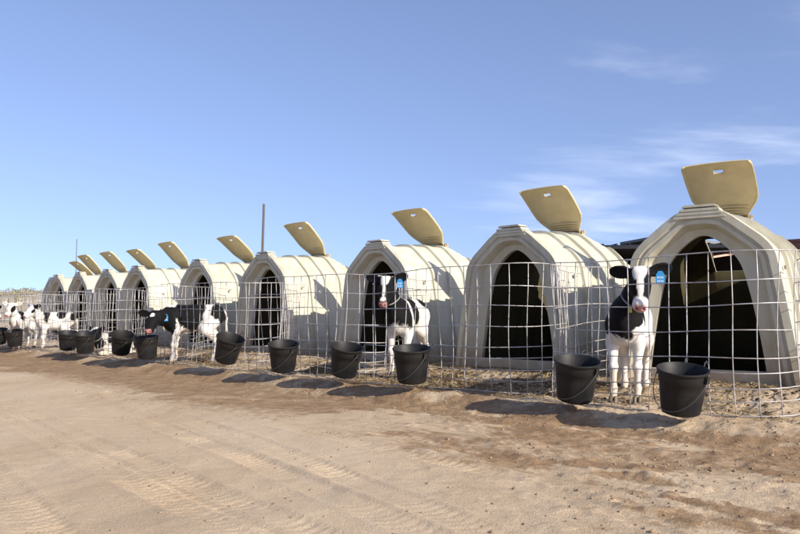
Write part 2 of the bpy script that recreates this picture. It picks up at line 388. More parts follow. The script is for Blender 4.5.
for i in range(620):
    x = RNG.uniform(-150, 20); y = RNG.uniform(94, 124); z = float(ridge_h(np.array(x), np.array(y)))
    r = RNG.uniform(.35, 1.15); n = int(26 * r) + 10
    c = RNG.normal(size=(n, 3)); c /= np.linalg.norm(c, axis=1)[:, None]; c *= (r * RNG.uniform(.35, 1, n) ** .6)[:, None]; c[:, 2] = np.abs(c[:, 2]) * .7
    for q in c:
        a = RNG.normal(size=3); a /= np.linalg.norm(a); b = np.cross(a, RNG.normal(size=3)); b /= np.linalg.norm(b)
        s = RNG.uniform(.09, .22); p = q + (x, y, z)
        sv += [p - a * s, p + b * s * .5, p + a * s, p - b * s * .5]
sv = np.array(sv)
tag(mesh_np('scrub', sv, np.arange(len(sv)).reshape(-1, 4), M_SCRUB, smooth=False), label='dry olive scrub growing along the far dune ridge', cat='scrub', kind='stuff')

# ------------------------------------------------------------------ hutch
HALF = [(.745, 0.0), (.705, .25), (.664, .5), (.622, .76), (.585, .97), (.556, 1.10), (.482, 1.20), (.365, 1.297), (.245, 1.392), (.150, 1.445), (0, 1.462)]
OPEN = [(.475, .12), (.450, .30), (.418, .50), (.376, .72), (.328, .92), (.290, 1.03), (.232, 1.115), (.158, 1.19), (.090, 1.24), (.036, 1.266), (0, 1.270)]
def resample(half, sub=4):
    # rounded polyline: a few Chaikin-like subdivisions of a Catmull-Rom curve, same count for every profile
    P = [np.array(p) for p in half]; P = [2 * P[0] - P[1]] + P + [P[-1] * (-1, 1) * 1.0 + np.array((-(P[-2][0]), P[-2][1])) * 0]
    P[-1] = np.array((-half[-2][0], half[-2][1]))
    out = []
    for i in range(1, len(P) - 2):
        for k in range(sub):
            t = k / sub; a, b, c, d = P[i - 1:i + 3]
            out.append(.5 * (2 * b + (c - a) * t + (2 * a - 5 * b + 4 * c - d) * t * t + (3 * b - a - 3 * c + d) * t ** 3))
    out.append(P[-2])
    L = np.array(out); Rr = L[::-1][1:] * (-1, 1)
    return np.vstack([L, Rr])
PRO = resample(HALF); OPN = resample(OPEN)
def normals(pr):
    tg = np.gradient(pr, axis=0); n = np.stack([tg[:, 1], -tg[:, 0]], -1); n /= np.linalg.norm(n, axis=1)[:, None]
    n[0] = (1, 0); n[-1] = (-1, 0)
    return n
PN = normals(PRO)
if PN[5, 0] < 0: PN = -PN; PN[0] = (1, 0); PN[-1] = (-1, 0)
def offs(o):
    p = PRO + PN * o
    p[:, 1] = np.maximum(p[:, 1], 0); p[0, 1] = p[-1, 1] = 0
    return p
def sec(s, o):
    p = offs(o)
    zl = 1.60 if s < 1.16 else (1.500 - (s - 1.16) * .72 if s < 1.80 else 1.039 - (s - 1.80) * 5.0)
    p[:, 1] += .035 * sstep(.12, 1.1, s) * sstep(1.0, 1.4, p[:, 1])
    p[:, 1] = np.minimum(p[:, 1], max(zl, 0))
    if s > 1.5: p[:, 0] *= 1 - (s - 1.5) * .05
    return np.column_stack([np.full(len(p), s if s < 1.16 else 1.16 + (s - 1.16) * .66), p[:, 0], p[:, 1]])
ribs = [(0.0, .030), (.085, .030), (.10, -.006), (.20, -.002), (.43, .0), (.438, .029), (.47, .027), (.62, .0), (.70, .0), (.708, .029), (.74, .027), (.90, .0), (.985, .0), (.993, .029), (1.03, .027), (1.16, .004), (1.22, .0), (1.36, .0), (1.368, .034),
        (1.40, .032), (1.56, .0), (1.66, .0), (1.80, .0), (1.84, .0), (1.88, .0), (1.93, .0), (2.007, .0)]
SS = []
for (a, oa), (b, ob) in zip(ribs[:-1], ribs[1:]):
    n = max(1, int((b - a) / .06))
    for k in range(n): SS.append((a + (b - a) * k / n, oa + (ob - oa) * k / n))
SS.append(ribs[-1])
def make_hutch():
    root = empty('calf_hutch')
    n = len(PRO); secs = [sec(s, o) for s, o in SS]
    V = np.vstack(secs); F = []
    for i in range(len(secs) - 1):
        sm = .5 * (SS[i][0] + SS[i + 1][0])
        for k in range(n - 1):
            ym = abs(.5 * (PRO[k, 0] + PRO[k + 1, 0]))
            if 1.36 < sm < 1.79 and ym < .27: continue      # roof hatch
            F.append((i * n + k, i * n + k + 1, (i + 1) * n + k + 1, (i + 1) * n + k))
    shell = mesh_obj('shell', V, F, M_PLASTIC, root, angle=28)
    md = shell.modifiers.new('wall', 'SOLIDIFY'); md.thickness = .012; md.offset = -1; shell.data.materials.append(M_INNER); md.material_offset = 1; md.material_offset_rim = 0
    # deep moulded front: lip, groove, inward wall, recessed panel with the doorway
    rings = [(offs(.030), .000), (offs(.024), -.012), (offs(-.035), -.014), (offs(-.042), .004), (offs(-.060), .006), (offs(-.066), -.006), (offs(-.098), -.004), (offs(-.110), .018), (offs(-.138), .085), (None, .100), (None, .150)]
    V = []; F = []
    for p, s in rings:
        q = OPN if p is None else p
        if s == .150: q = OPN * (1.012, 1.0)
        V.append(np.column_stack([np.full(n, s), q[:, 0], q[:, 1]]))
    V = np.vstack(V)
    for i in range(len(rings) - 1):
        for k in range(n - 1): F.append((i * n + k, i * n + k + 1, (i + 1) * n + k + 1, (i + 1) * n + k))
    mesh_obj('front_panel', V, F, M_PLASTIC, root, angle=40)
    m = MB(); m.box(.080, .140, -.60, .60, 0.0, .128)
    th = m.build('threshold', M_PLASTIC, root); bv = th.modifiers.new('b', 'BEVEL'); bv.width = .012; bv.segments = 2
    # louvred vent cap on the apex
    m = MB()
    for z0, z1, w0, w1, s0 in ((1.411, 1.428, .215, .205, -.02), (1.428, 1.442, .178, .178, .035), (1.442, 1.460, .190, .180, -.02), (1.460, 1.473, .155, .155, .035), (1.473, 1.493, .168, .155, -.02), (1.493, 1.506, .132, .125, .035), (1.506, 1.525, .145, .120, -.018)):
        m.add([(s0, -w0, z0), (.115, -w0, z0), (.115, w0, z0), (s0, w0, z0), (s0, -w1, z1), (.115, -w1, z1), (.115, w1, z1), (s0, w1, z1)],
              [(0, 3, 2, 1), (4, 5, 6, 7), (0, 1, 5, 4), (1, 2, 6, 5), (2, 3, 7, 6), (3, 0, 4, 7)])
    m.build('vent_cap', M_PLASTIC, root, smooth=False)
    # hatch lid standing open, leaning forward over the roof
    lid = empty('lid'); lid.parent = root; lid.location = (1.07, 0, 1.530); lid.rotation_euler = (0, R(43), 0)
    # built lying forward: a = distance from hinge toward the front (local -x)
    A = [0, .05, .11, .18, .25, .33, .41, .49, .535, .575, .62, .655, .675]; HW = [.165, .175, .215, .262, .292, .300, .303, .305, .305, .305, .304, .298, .284]
    B = [-1, -.985, -.93, -.75, -.5, -.27, -.14, 0, .14, .27, .5, .75, .93, .985, 1]
    V = []; F = []; nb = len(B)
    for a, hw in zip(A, HW):
        for b in B:
            hz = .010 * math.sin(math.pi * min(1, a / .675)) - .016 * abs(b) ** 3 - (.022 if abs(b) == 1 else 0) - .02 * max(0, (a - .6) / .075) ** 2
            if b and abs(b) < .2: hz += 0
            V.append((-a, b * hw, hz))
    for i in range(len(A) - 1):
        for k in range(nb - 1):
            if 9 <= i + 1 <= 9 and 6 <= k <= 7: continue                                # hand hole
            F.append((i * nb + k, i * nb + k + 1, (i + 1) * nb + k + 1, (i + 1) * nb + k))
    # the lid panel keeps the mesh; the empty above only places the hinge
    bpy.data.objects.remove(lid)
    lid = mesh_obj('lid', V, F, M_LID, root, angle=50); lid.location = (1.07, 0, 1.530); lid.rotation_euler = (0, R(43), 0)
    so = lid.modifiers.new('t', 'SOLIDIFY'); so.thickness = .014; so.offset = 0
    m = MB()
    for k in range(4):
        a = .03 + k * .035; hw = .13 + k * .02
        m.tube([(-a, -hw, -.012), (-a - .008, 0, -.016), (-a, hw, -.012)], .009, 6)
    m.build('hinge_rib', M_LID, lid)
    m = MB(); m.tube([(0, -.2, 0), (0, .2, 0)], .014, 8)
    for y in (-.16, 0, .16): m.box(-.03, .035, y - .03, y + .03, -.05, .004)
    h = m.build('hinge', M_PLASTIC, root, angle=30); h.location = (1.085, 0, 1.525)
    for sgn in (-1, 1):
        m = MB(); Mx = Matrix.Translation((.285, sgn * .602, .985)) @ Matrix.Rotation(R(sgn * -90 + sgn * -10) * -1, 4, 'X')
        m.lathe([(0.001, .004), (.008, .004), (.010, .008), (.016, .007), (.019, .0), (.019, -.006)], 14, Mx)
        m.build('side_plug', M_SLOT, root)
    return root

hutch_px = [701, 510, 373, 263.5, 195]
W_H = 1.324                                                    # hutch fronts stand this far behind the fence line
hut_t = [row_t(px, W_H) for px in hutch_px] + [0] * 5
hut_t[5] = row_t(135, W_H)
for i in range(6, 10): hut_t[i] = hut_t[i - 1] + 1.47
hut_w = [0, 0, .03, -.02, .02, .0, .04, .02, .06, .45]
hut_r = [11, .6, -.8, .5, -.7, .4, .6, -.4, .3, .8]
HL = ['cream plastic calf hutch at the near right end, behind the calf with the white forehead',
      'cream plastic calf hutch second from the right, standing with an empty pen before it',
      'cream plastic calf hutch third from the right, behind the calf with white flank',
      'cream plastic calf hutch fourth from the right, with the tall dark pole above its front',
      'cream plastic calf hutch fifth from the right, behind the side-on calf with white legs',
      'cream plastic calf hutch sixth from the right, first of the five tightly packed far ones',
      'cream plastic calf hutch seventh from the right, second of the five packed far ones',
      'cream plastic calf hutch eighth from the right, middle of the five packed far ones',
      'small far cream plastic calf hutch second from the left end of the row',
      'smallest and farthest cream plastic calf hutch at the left end of the row']
proto = make_hutch(); hutches = []
for i in range(10):
    o = proto if i == 0 else copy_tree(proto)
    p = row(hut_t[i], W_H + hut_w[i]); z = float(ground_z(p.x, p.y))
    zc = min(float(ground_z(q.x, q.y)) for q in (row(hut_t[i] + a, W_H + b) for a in (-.6, 0, .6) for b in (0, .9, 1.8)))
    o.location = (p.x, p.y, .085 - .012); o.rotation_euler = (0, 0, ROT_ROW + R(hut_r[i]))
    tag(o, HL[i], 'calf hutch', 'calf hutches standing in a row'); hutches.append(o)
    for ch in [k for k in bpy.data.objects if k.parent == o and k.name.startswith('lid')]:
        ch.rotation_euler = (0, R(43 + [0, 1, -2, 3, -3, 4, -2, 2, 4, -3][i]), R([0, 0, 1, -1, 1, 0, -1, 1, 0, 1][i]))

# ------------------------------------------------------------------ wire pens
HZ = [.0, .094, .18, .28, .375, .55, .72, .88, 1.07]
pens = [(-.15, 1.78), (1.86, 3.86), (3.93, 5.98), (6.12, 8.28), (8.36, 10.4), (10.48, 12.15), (12.22, 13.5), (13.57, 14.85), (14.92, 16.2), (16.27, 17.6)]
PL = ['wire mesh pen at the near right end with a rounded corner, around the white-forehead calf',
      'empty wire mesh pen second from the right, in front of the second hutch',
      'wire mesh pen third from the right, around the calf with white flank',
      'wire mesh pen fourth from the right, behind the upright and the tilted bucket pair',
      'wire mesh pen fifth from the right, around the side-on black and white calf',
      'wire mesh pen sixth from the right, around the lying calf',
      'far wire mesh pen seventh from the right, around the black-patched white calf',
      'far wire mesh pen eighth from the right, around the pale faced calf',
      'far wire mesh pen ninth from the right, at the left edge of the picture',
      'farthest wire mesh pen, before the smallest hutch']
def pen_path(t0, t1, th, wh, shared=False):
    # plan view (t, w): hutch side, curved corner, front, curved corner, hutch side
    r = .40; pts = [(th - .765, wh + .22), (th - .77, wh - .05)]
    def arc(c0, c1, c2, n=9):
        return [tuple((1 - k / n) ** 2 * np.array(c0) + 2 * (1 - k / n) * (k / n) * np.array(c1) + (k / n) ** 2 * np.array(c2)) for k in range(n + 1)]
    pts += arc((t0 + .02, r + .12), (t0, 0), (t0 + r, 0)); pts += arc((t1 - r, 0), (t1, 0), (t1 - .02, r + .12))
    pts += [(th + .77, wh - .05), (th + .765, wh + .22)]
    if shared: pts = pts[:-12] + [(t1, 0)]          # the neighbour's side panel closes this pen
    P = np.array(pts); L = np.r_[0, np.cumsum(np.hypot(*np.diff(P, axis=0).T))]
    return P, L
def make_pen(i):
    t0, t1 = pens[i]; P, L = pen_path(t0, t1, hut_t[i], W_H + hut_w[i], 0 < i < 9); ph = i * 3.7
    root = empty('wire_pen', row((t0 + t1) / 2, .0, 0.0)); o0 = root.location.copy(); tot = L[-1]
    def pt(l, z, jz=1.0):
        t = np.interp(l, L, P[:, 0]); w = np.interp(l, L, P[:, 1])
        t2 = np.interp(min(l + .02, tot), L, P[:, 0]); w2 = np.interp(min(l + .02, tot), L, P[:, 1])
        t1_ = np.interp(max(l - .02, 0), L, P[:, 0]); w1_ = np.interp(max(l - .02, 0), L, P[:, 1])
        nx, ny = (w2 - w1_), -(t2 - t1_); q = math.hypot(nx, ny) or 1
        b = .020 * math.sin(l * 2.1 + ph) * (z / 1.07) + .016 * math.sin(l * 6.3 + 2 * ph + z * 4) + .02 * math.sin(ph * 1.7) * (z / 1.07) ** 2
        t += nx / q * b; w += ny / q * b
        zz = z + .014 * math.sin(l * 1.7 + ph * 1.3) + .006 * math.sin(l * 5.2 + z * 9 + ph)
        v = row(t, w, 0); gz = .10 * float(sstep(.15, 1.15, w)) * (1 - z / 1.07) * .8
        return Vector((v.x, v.y, zz + gz + .008)) - o0
    rw = .0038
    for z in HZ:
        n = int(tot / .07); m = MB(); m.tube([pt(tot * k / n, z) for k in range(n + 1)], rw * (1.15 if z in (0, 1.07) else 1), 5)
        m.build('horizontal_wire', M_WIRE, root, angle=None)
    nv = int(round(tot / .150))
    for k in range(nv + 1):
        l = tot * k / nv + (random.uniform(-.012, .012) if 0 < k < nv else 0); m = MB()
        m.tube([pt(l + .006 * math.sin(z * 7 + k), z) + Vector((0, 0, .004 if z == 1.07 else 0)) for z in HZ], rw, 5)
        m.build('vertical_wire', M_WIRE, root, angle=None)
    tag(root, PL[i], 'wire pen', 'wire mesh calf pens in front of the hutches')
    return root
for i in range(10): make_pen(i)

# ------------------------------------------------------------------ buckets
def make_bucket():
    root = empty('bucket')
    m = MB(); m.lathe([(.001, .0), (.118, .0), (.127, .006), (.131, .02), (.148, .17), (.152, .215), (.157, .22), (.159, .26), (.163, .288), (.171, .290), (.174, .297), (.172, .304), (.165, .306), (.158, .300), (.143, .16), (.126, .022), (.115, .014), (.001, .013)], 36)
    body = m.build('body', M_BUCKET, root, angle=50)
    for a in (0, math.pi):
        m = MB(); m.box(-.018, .018, .158, .180, .235, .283, Matrix.Rotation(a, 4, 'Z'))
        m.build('handle_lug', M_BUCKET, root, smooth=False)
    m = MB(); pts = []
    for k in range(17):                                               # bail dropped against the front
        a = math.pi * k / 16; pts.append((.184 * math.sin(a) * 1.0 + .004, .182 * math.cos(a), .262 - .215 * math.sin(a) ** 1.0))
    m.tube(pts, .0028, 6); m.build('handle', M_BAIL, root, angle=None)
    for y in (-.07, .07):
        m = MB(); m.tube([(-.13, y, .20), (-.15, y, .28), (-.165, y, .325), (-.185, y, .335), (-.20, y, .31)], .004, 5)
        m.build('hook', M_BAIL, root, angle=None)
    return root
#        photo x, height of base, tilt in view, lean, handle turn, label
BK = [(678, .015, 0, 0, 20, 'black rubber bucket at the near right, largest in view, in front of the white-forehead calf'),
      (573, .03, -2, 1, 35, 'black rubber bucket left of the white-forehead calf at the pen corner'),
      (412, .055, 1, -2, 10, 'black rubber bucket in front of the calf with white flank'),
      (344, .06, -8, 3, 15, 'black rubber bucket leaning a little, left of the calf with white flank'),
      (284, .05, -2, 2, 30, 'upright black rubber bucket below the fourth hutch from the right'),
      (226, .08, -17, 5, 0, 'strongly tilted black rubber bucket right of the side-on calf'),
      (149, .055, 3, -4, 25, 'black rubber bucket under the nose of the side-on calf'),
      (122, .07, -13, 8, 10, 'tilted black rubber bucket left of the one under the side-on calf'),
      (87, .05, -1, 0, 20, 'far black rubber bucket, right one of the touching pair'),
      (69, .07, -6, 0, 0, 'far black rubber bucket, left one of the touching pair'),
      (17, .05, 2, 0, 15, 'far black rubber bucket below the pale faced calf at the left'),
      (1, .06, 0, 0, 0, 'far black rubber bucket cut by the left edge of the picture')]
bproto = make_bucket()
BOFF = .215
for i, (px, zb, tl, ln, hr, lb) in enumerate(BK):
    o = bproto if i == 0 else copy_tree(bproto)
    p = row(row_t(px, -BOFF), -BOFF, zb + .022)
    o.location = p; o.scale = (.95 + .02 * (i % 3),) * 3
    o.rotation_euler = (Matrix.Rotation(R(-tl), 4, 'Y') @ Matrix.Rotation(R(ln + 12.5), 4, 'X') @ Matrix.Rotation(ROT_ROW + math.pi + R(0), 4, 'Z')).to_euler()
    if tl < -10: o.location.z += .02
    tag(o, lb, 'bucket', 'black buckets hung along the pens')

# ------------------------------------------------------------------ calves
def surface_nets(F, org, h):
    nx, ny, nz_ = F.shape; s = F < 0
    acc = np.zeros((nx - 1, ny - 1, nz_ - 1, 3), np.float32); cnt = np.zeros((nx - 1, ny - 1, nz_ - 1), np.float32)
    C = [(a, b, c) for a in (0, 1) for b in (0, 1) for c in (0, 1)]
    def sl(A, o): return A[o[0]:nx - 1 + o[0], o[1]:ny - 1 + o[1], o[2]:nz_ - 1 + o[2]]
    for a in C:
        for ax in range(3):
            if a[ax]: continue
            b = list(a); b[ax] = 1
            fa, fb = sl(F, a), sl(F, b); x = (fa < 0) != (fb < 0)
            t = np.where(x, fa / np.where(x, fa - fb, 1), 0)
            for d in range(3): acc[..., d] += np.where(x, a[d] + (t if d == ax else 0), 0)
            cnt += x
    act = cnt > 0; idx = -np.ones(act.shape, np.int64); idx[act] = np.arange(act.sum())
    g = np.argwhere(act); V = (g + acc[act] / cnt[act][:, None]) * h + org
    quads = []
    for ax in range(3):
        o1, o2 = [(1, 2), (2, 0), (0, 1)][ax]
        lo = [slice(1, -1)] * 3; lo[ax] = slice(0, -1); hi = list(lo); hi[ax] = slice(1, None)
        A = s[tuple(lo)]; Bq = s[tuple(hi)]
        e = np.argwhere(A != Bq); 
        if not len(e): continue
        fl = A[A != Bq]
        base = e + np.array([0 if d == ax else 1 for d in range(3)])
        def cell(d1, d2):
            c = base.copy(); c[:, o1] -= d1; c[:, o2] -= d2; return idx[c[:, 0], c[:, 1], c[:, 2]]
        q = np.stack([cell(1, 1), cell(0, 1), cell(0, 0), cell(1, 0)], -1)
        q[~fl] = q[~fl][:, ::-1]
        quads.append(q)
    return V, np.vstack(quads)
def smin(a, b, k):
    h = np.clip(.5 + .5 * (b - a) / k, 0, 1); return b * (1 - h) + a * h - k * h * (1 - h)
def rcone(P, a, b, ra, rb, sy=1.0):
    a = np.array(a, float); b = np.array(b, float); Q = P
    if sy != 1: Q = P / np.array([1, sy, 1]); a = a / [1, sy, 1]; b = b / [1, sy, 1]
    ab = b - a; t = np.clip(((Q - a) @ ab) / (ab @ ab + 1e-9), 0, 1)
    return (np.linalg.norm(Q - a - t[..., None] * ab, axis=-1) - (ra + (rb - ra) * t)) * min(1, (sy + 1) / 2)
def ellip(P, c, M3, r):
    q = (P - np.array(c)) @ M3.T; r = np.array(r); k0 = np.linalg.norm(q / r, axis=-1); k1 = np.linalg.norm(q / (r * r), axis=-1)
    return k0 * (k0 - 1) / np.maximum(k1, 1e-6)
WHITE = np.array([.66, .63, .58]); BLACK = np.array([.007, .0066, .007]); PINK = np.array([.52, .24, .22]); PALE = np.array([.70, .58, .52])
def frame(f, roll=0.0):
    f = np.array(f, float); f /= np.linalg.norm(f); l = np.cross([0, 0, 1], f); l /= np.linalg.norm(l); u = np.cross(f, l)
    c, s = math.cos(roll), math.sin(roll); l, u = l * c + u * s, u * c - l * s
    return np.stack([f, l, u])
STAND = dict(FL=[(.235, .085, .56), (.195, .10, .435), (.225, .090, .255), (.215, .088, .10), (.235, .088, .045)],
             FR=[(.235, -.085, .56), (.195, -.10, .435), (.225, -.090, .255), (.215, -.088, .10), (.235, -.088, .045)],
             HL=[(-.29, .075, .60), (-.185, .105, .455), (-.365, .090, .285), (-.345, .088, .10), (-.322, .088, .045)],
             HR=[(-.29, -.075, .60), (-.185, -.105, .455), (-.365, -.090, .285), (-.345, -.088, .10), (-.322, -.088, .045)])
def make_calf(label, loc, rz, scale=1.0, neck=(.44, 0, .86), hf=(1, 0, -.55), roll=0.0, legs=None, lying=False, pattern=(), hpattern=(), vox=.012,
              tags=('L',), collar=True, ytag=False, ears=(0.0, 0.0), tail=None, hooves=True):
    root = empty('calf', loc, rz); root.scale = (scale, scale * .92, scale)
    L = {k: [np.array(p, float) for p in v] for k, v in STAND.items()}
    if legs:
        for k, d in legs.items():
            for j, dv in d.items(): L[k][j] = L[k][j] + np.array(dv)
    dz = 0.0
    if lying:
        dz = -.36
        L['FL'] = [np.array(p) for p in ((.24, .10, .22), (.16, .15, .10), (.33, .16, .055), (.20, .19, .04), (.16, .20, .035))]
        L['FR'] = [np.array(p) for p in ((.24, -.10, .22), (.16, -.15, .10), (.33, -.14, .055), (.21, -.11, .04), (.17, -.10, .035))]
        L['HL'] = [np.array(p) for p in ((-.28, .09, .22), (-.08, .20, .16), (-.26, .24, .06), (-.06, .27, .04), (-.02, .28, .035))]
        L['HR'] = [np.array(p) for p in ((-.28, -.09, .20), (-.08, -.16, .12), (-.26, -.20, .06), (-.08, -.22, .04), (-.04, -.23, .035))]
    T = lambda p: np.array(p, float) + [0, 0, dz]
    nk = np.array(neck, float); H3 = frame(hf, roll)
    hp = lambda p: nk + np.array(p) @ H3
    lo = np.array([-.56, -.34, -.02]); hi = np.array([.60, .34, 1.02])
    for q in [hp((.33, 0, -.05)), hp((-.06, .26, .1)), hp((-.06, -.26, .1)), nk + .12]:
        lo = np.minimum(lo, q - .05); hi = np.maximum(hi, q + .05)
    if lying: hi[2] = max(.62, nk[2] + .2)
    n = np.ceil((hi - lo) / vox).astype(int)
    G = np.stack(np.meshgrid(*[lo[d] + np.arange(n[d]) * vox for d in range(3)], indexing='ij'), -1)
    sh = G.shape[:3]; G = G.reshape(-1, 3)
    # trunk: deep chest, tucked belly, hip bones, flat loin
    D = rcone(G, T((.20, 0, .585)), T((-.02, 0, .585)), .165, .160, .74)
    D = smin(D, rcone(G, T((-.02, 0, .585)), T((-.27, 0, .625)), .158, .140, .76), .05)
    D = smin(D, rcone(G, T((.17, 0, .715)), T((-.32, 0, .725)), .055, .050), .07)
    D = smin(D, rcone(G, T((.25, 0, .54)), T((.29, 0, .60)), .105, .085, .85), .06)
    D = smin(D, rcone(G, T((-.30, .065, .69)), T((-.30, -.065, .69)), .055, .055), .05)
    nb = np.array((.27, 0, .655)) + [0, 0, dz]
    D = smin(D, rcone(G, nb, nk * .62 + nb * .38 + [0, 0, -.012], .118, .088, .80), .07)
    D = smin(D, rcone(G, nk * .62 + nb * .38 + [0, 0, -.012], nk + H3[0] * .01, .088, .066, .85), .05)
    for key, rr in (('FL', (.088, .056, .037, .026, .025)), ('FR', (.088, .056, .037, .026, .025)), ('HL', (.108, .076, .036, .027, .025)), ('HR', (.108, .076, .036, .027, .025))):
        p = L[key]; d = rcone(G, p[0], p[1], rr[0], rr[1], .8)
        d = smin(d, rcone(G, p[1], p[2] * .9 + p[1] * .1, rr[1], rr[2] * .80), .03)
        d = smin(d, np.linalg.norm(G - p[2], axis=-1) - rr[2] * 1.02, .025)
        d = smin(d, rcone(G, p[2], p[3], rr[2] * .85, rr[3] * .86), .02)
        d = smin(d, np.linalg.norm(G - p[3], axis=-1) - rr[3] * 1.10, .02)
        d = smin(d, rcone(G, p[3], p[4], rr[3], rr[4] * 1.12), .015)
        D = smin(D, d, .045)
    tl = tail or [(-.40, 0, .70), (-.435, .01, .60), (-.44, .012, .40), (-.43, .015, .30)]
    for j in range(len(tl) - 1):
        r0, r1 = [(.026, .019), (.019, .016), (.020, .026)][j]; D = smin(D, rcone(G, T(tl[j]) if not lying else T(tl[j]) + [0, 0, .05 * j], T(tl[j + 1]) if not lying else T(tl[j + 1]) + [0, 0, .05 * (j + 1)], r0, r1), .02)
    # head in its own frame: x along the face, y left, z up out of the forehead
    Gh = (G - nk) @ H3.T
    hd = rcone(Gh, (.00, 0, .010), (.085, 0, .000), .080, .076, .92)
    hd = smin(hd, rcone(Gh, (.085, 0, -.008), (.215, 0, -.022), .066, .047, .92), .045)
    hd = smin(hd, rcone(Gh, (.215, .016, -.022), (.215, -.016, -.022), .045, .045), .03)
    hd = smin(hd, rcone(Gh, (.03, 0, -.055), (.205, 0, -.060), .050, .026, .8), .03)
    hd = smin(hd, rcone(Gh, (.075, .055, .035), (.075, -.055, .035), .026, .026), .03)
    hd = smin(hd, rcone(Gh, (-.035, .03, .055), (-.035, -.03, .055), .040, .040), .03)
    for sg in (1, -1):
        hd = np.maximum(hd, -(np.linalg.norm(Gh - np.array((.262, sg * .024, -.012)), axis=-1) - .011))
        ang = ears[0 if sg > 0 else 1]
        e = np.array((-.25, sg * 1.0, .10 + ang)); e /= np.linalg.norm(e)
        nrm = np.array((.80, sg * .12, .58)); nrm -= e * nrm.dot(e); nrm /= np.linalg.norm(nrm)
        M3 = np.stack([e, np.cross(nrm, e), nrm]); c = np.array((-.035, sg * .065, .045)) + e * .085
        el = ellip(Gh, c, M3, (.098, .052, .017))
        cup = ellip(Gh, c + nrm * .014 + e * .008, M3, (.078, .036, .014))
        el = np.maximum(el, -cup)
        hd = smin(hd, el, .016)
    D2 = smin(D, hd, .04)
    V, Q = surface_nets(D2.reshape(sh).astype(np.float32), lo, vox)
    # relax
    for it in range(2):
        acc = np.zeros_like(V); c = np.zeros(len(V))
        for a, b in ((0, 1), (1, 2), (2, 3), (3, 0)):
            np.add.at(acc, Q[:, a], V[Q[:, b]]); np.add.at(acc, Q[:, b], V[Q[:, a]]); np.add.at(c, Q[:, a], 1); np.add.at(c, Q[:, b], 1)
        V = V * .6 + .4 * acc / c[:, None]
    body = mesh_np('body', V, Q, M_COAT, root)
    # coat pattern: patches of the animal's own colouring
    sd = len(label)
    wob = lambda P, s: (fbm(P[:, 0] * s + P[:, 2] * s * .7, P[:, 1] * s + P[:, 2] * s * .6, 3, sd) - .5)
    def paint(P, pats, base, sharp):
        b = np.full(len(P), float(base)); wn = wob(P, 11) * .55 + wob(P + 3.1, 46) * .22
        for (cx_, cy_, cz_, ax_, ay_, az_, val) in pats:
            d = np.sqrt(((P[:, 0] - cx_) / ax_) ** 2 + ((P[:, 1] - cy_) / ay_) ** 2 + ((P[:, 2] - cz_) / az_) ** 2) + wn - 1
            m = 1 - sstep(-sharp, sharp, d); b = b * (1 - m) + val * m
        return b
    Vh = (V - nk) @ H3.T
    bb = paint(V - [0, 0, dz], pattern[1], pattern[0], .07)
    hb = paint(Vh, hpattern[1], hpattern[0], .10)
    hw = sstep(-.10, -.055, Vh[:, 0]) * (np.linalg.norm(Vh - [.09, 0, 0], axis=1) < .30)
    hw = np.where(Vh[:, 0] > -.04, hw, hw * sstep(-.14, -.05, Vh[:, 2] - 0 * hw))
    hw = np.maximum(hw, sstep(.055, .08, np.abs(Vh[:, 1])) * (Vh[:, 2] > .0) * (Vh[:, 0] > -.16) * (Vh[:, 0] < .10))
    bk = bb * (1 - hw) + hb * hw
    col = WHITE * (1 - bk[:, None]) + BLACK * bk[:, None]
    dirt = sstep(.30, .02, V[:, 2])[:, None] * .35 * (.4 + fbm(V[:, 0] * 14, V[:, 2] * 14 + V[:, 1] * 9, 3, 3))[:, None]
    col = col * (1 - dirt) + np.array([.34, .25, .16]) * dirt * (col.mean(1, keepdims=True) > .1) + col * dirt * (col.mean(1, keepdims=True) <= .1)
    st = (sstep(.50, .72, fbm(V[:, 0] * 8 + 5, V[:, 2] * 8 + V[:, 1] * 7, 4, sd + 5)) * .45 * (col.mean(1) > .2))[:, None]
    col = col * (1 - st) + np.array([.42, .33, .21]) * st
    pk = (1 - sstep(.020, .034, np.abs(Vh[:, 2] + .012))) * sstep(.236, .246, Vh[:, 0]) * (1 - sstep(.034, .05, np.abs(Vh[:, 1])))
    col = col * (1 - pk[:, None]) + PINK * pk[:, None]
    ie = (np.abs(Vh[:, 1]) > .10) * sstep(.0, .01, Vh[:, 0] + .055) * .0
    nos = 1 - sstep(.009, .016, np.minimum(*[np.linalg.norm(Vh - np.array((.258, sg * .024, -.012)), axis=1) for sg in (1, -1)]))
    col = col * (1 - .85 * nos[:, None]) + np.array([.06, .02, .02]) * .85 * nos[:, None]
    a = body.data.color_attributes.new('coat', 'FLOAT_COLOR', 'POINT')
    a.data.foreach_set('color', np.column_stack([col, np.ones(len(col))]).astype(np.float32).ravel())
    HM = Matrix([[*H3[:, 0], nk[0]], [*H3[:, 1], nk[1]], [*H3[:, 2], nk[2]], [0, 0, 0, 1]])
    for sg in (1, -1):
        m = MB(); m.lathe([(.0005, -.016), (.010, -.012), (.0155, 0), (.010, .012), (.0005, .016)], 12, HM @ Matrix.Translation((.088, sg * .0625, .024)))
        m.build('eye', M_EYE, root)
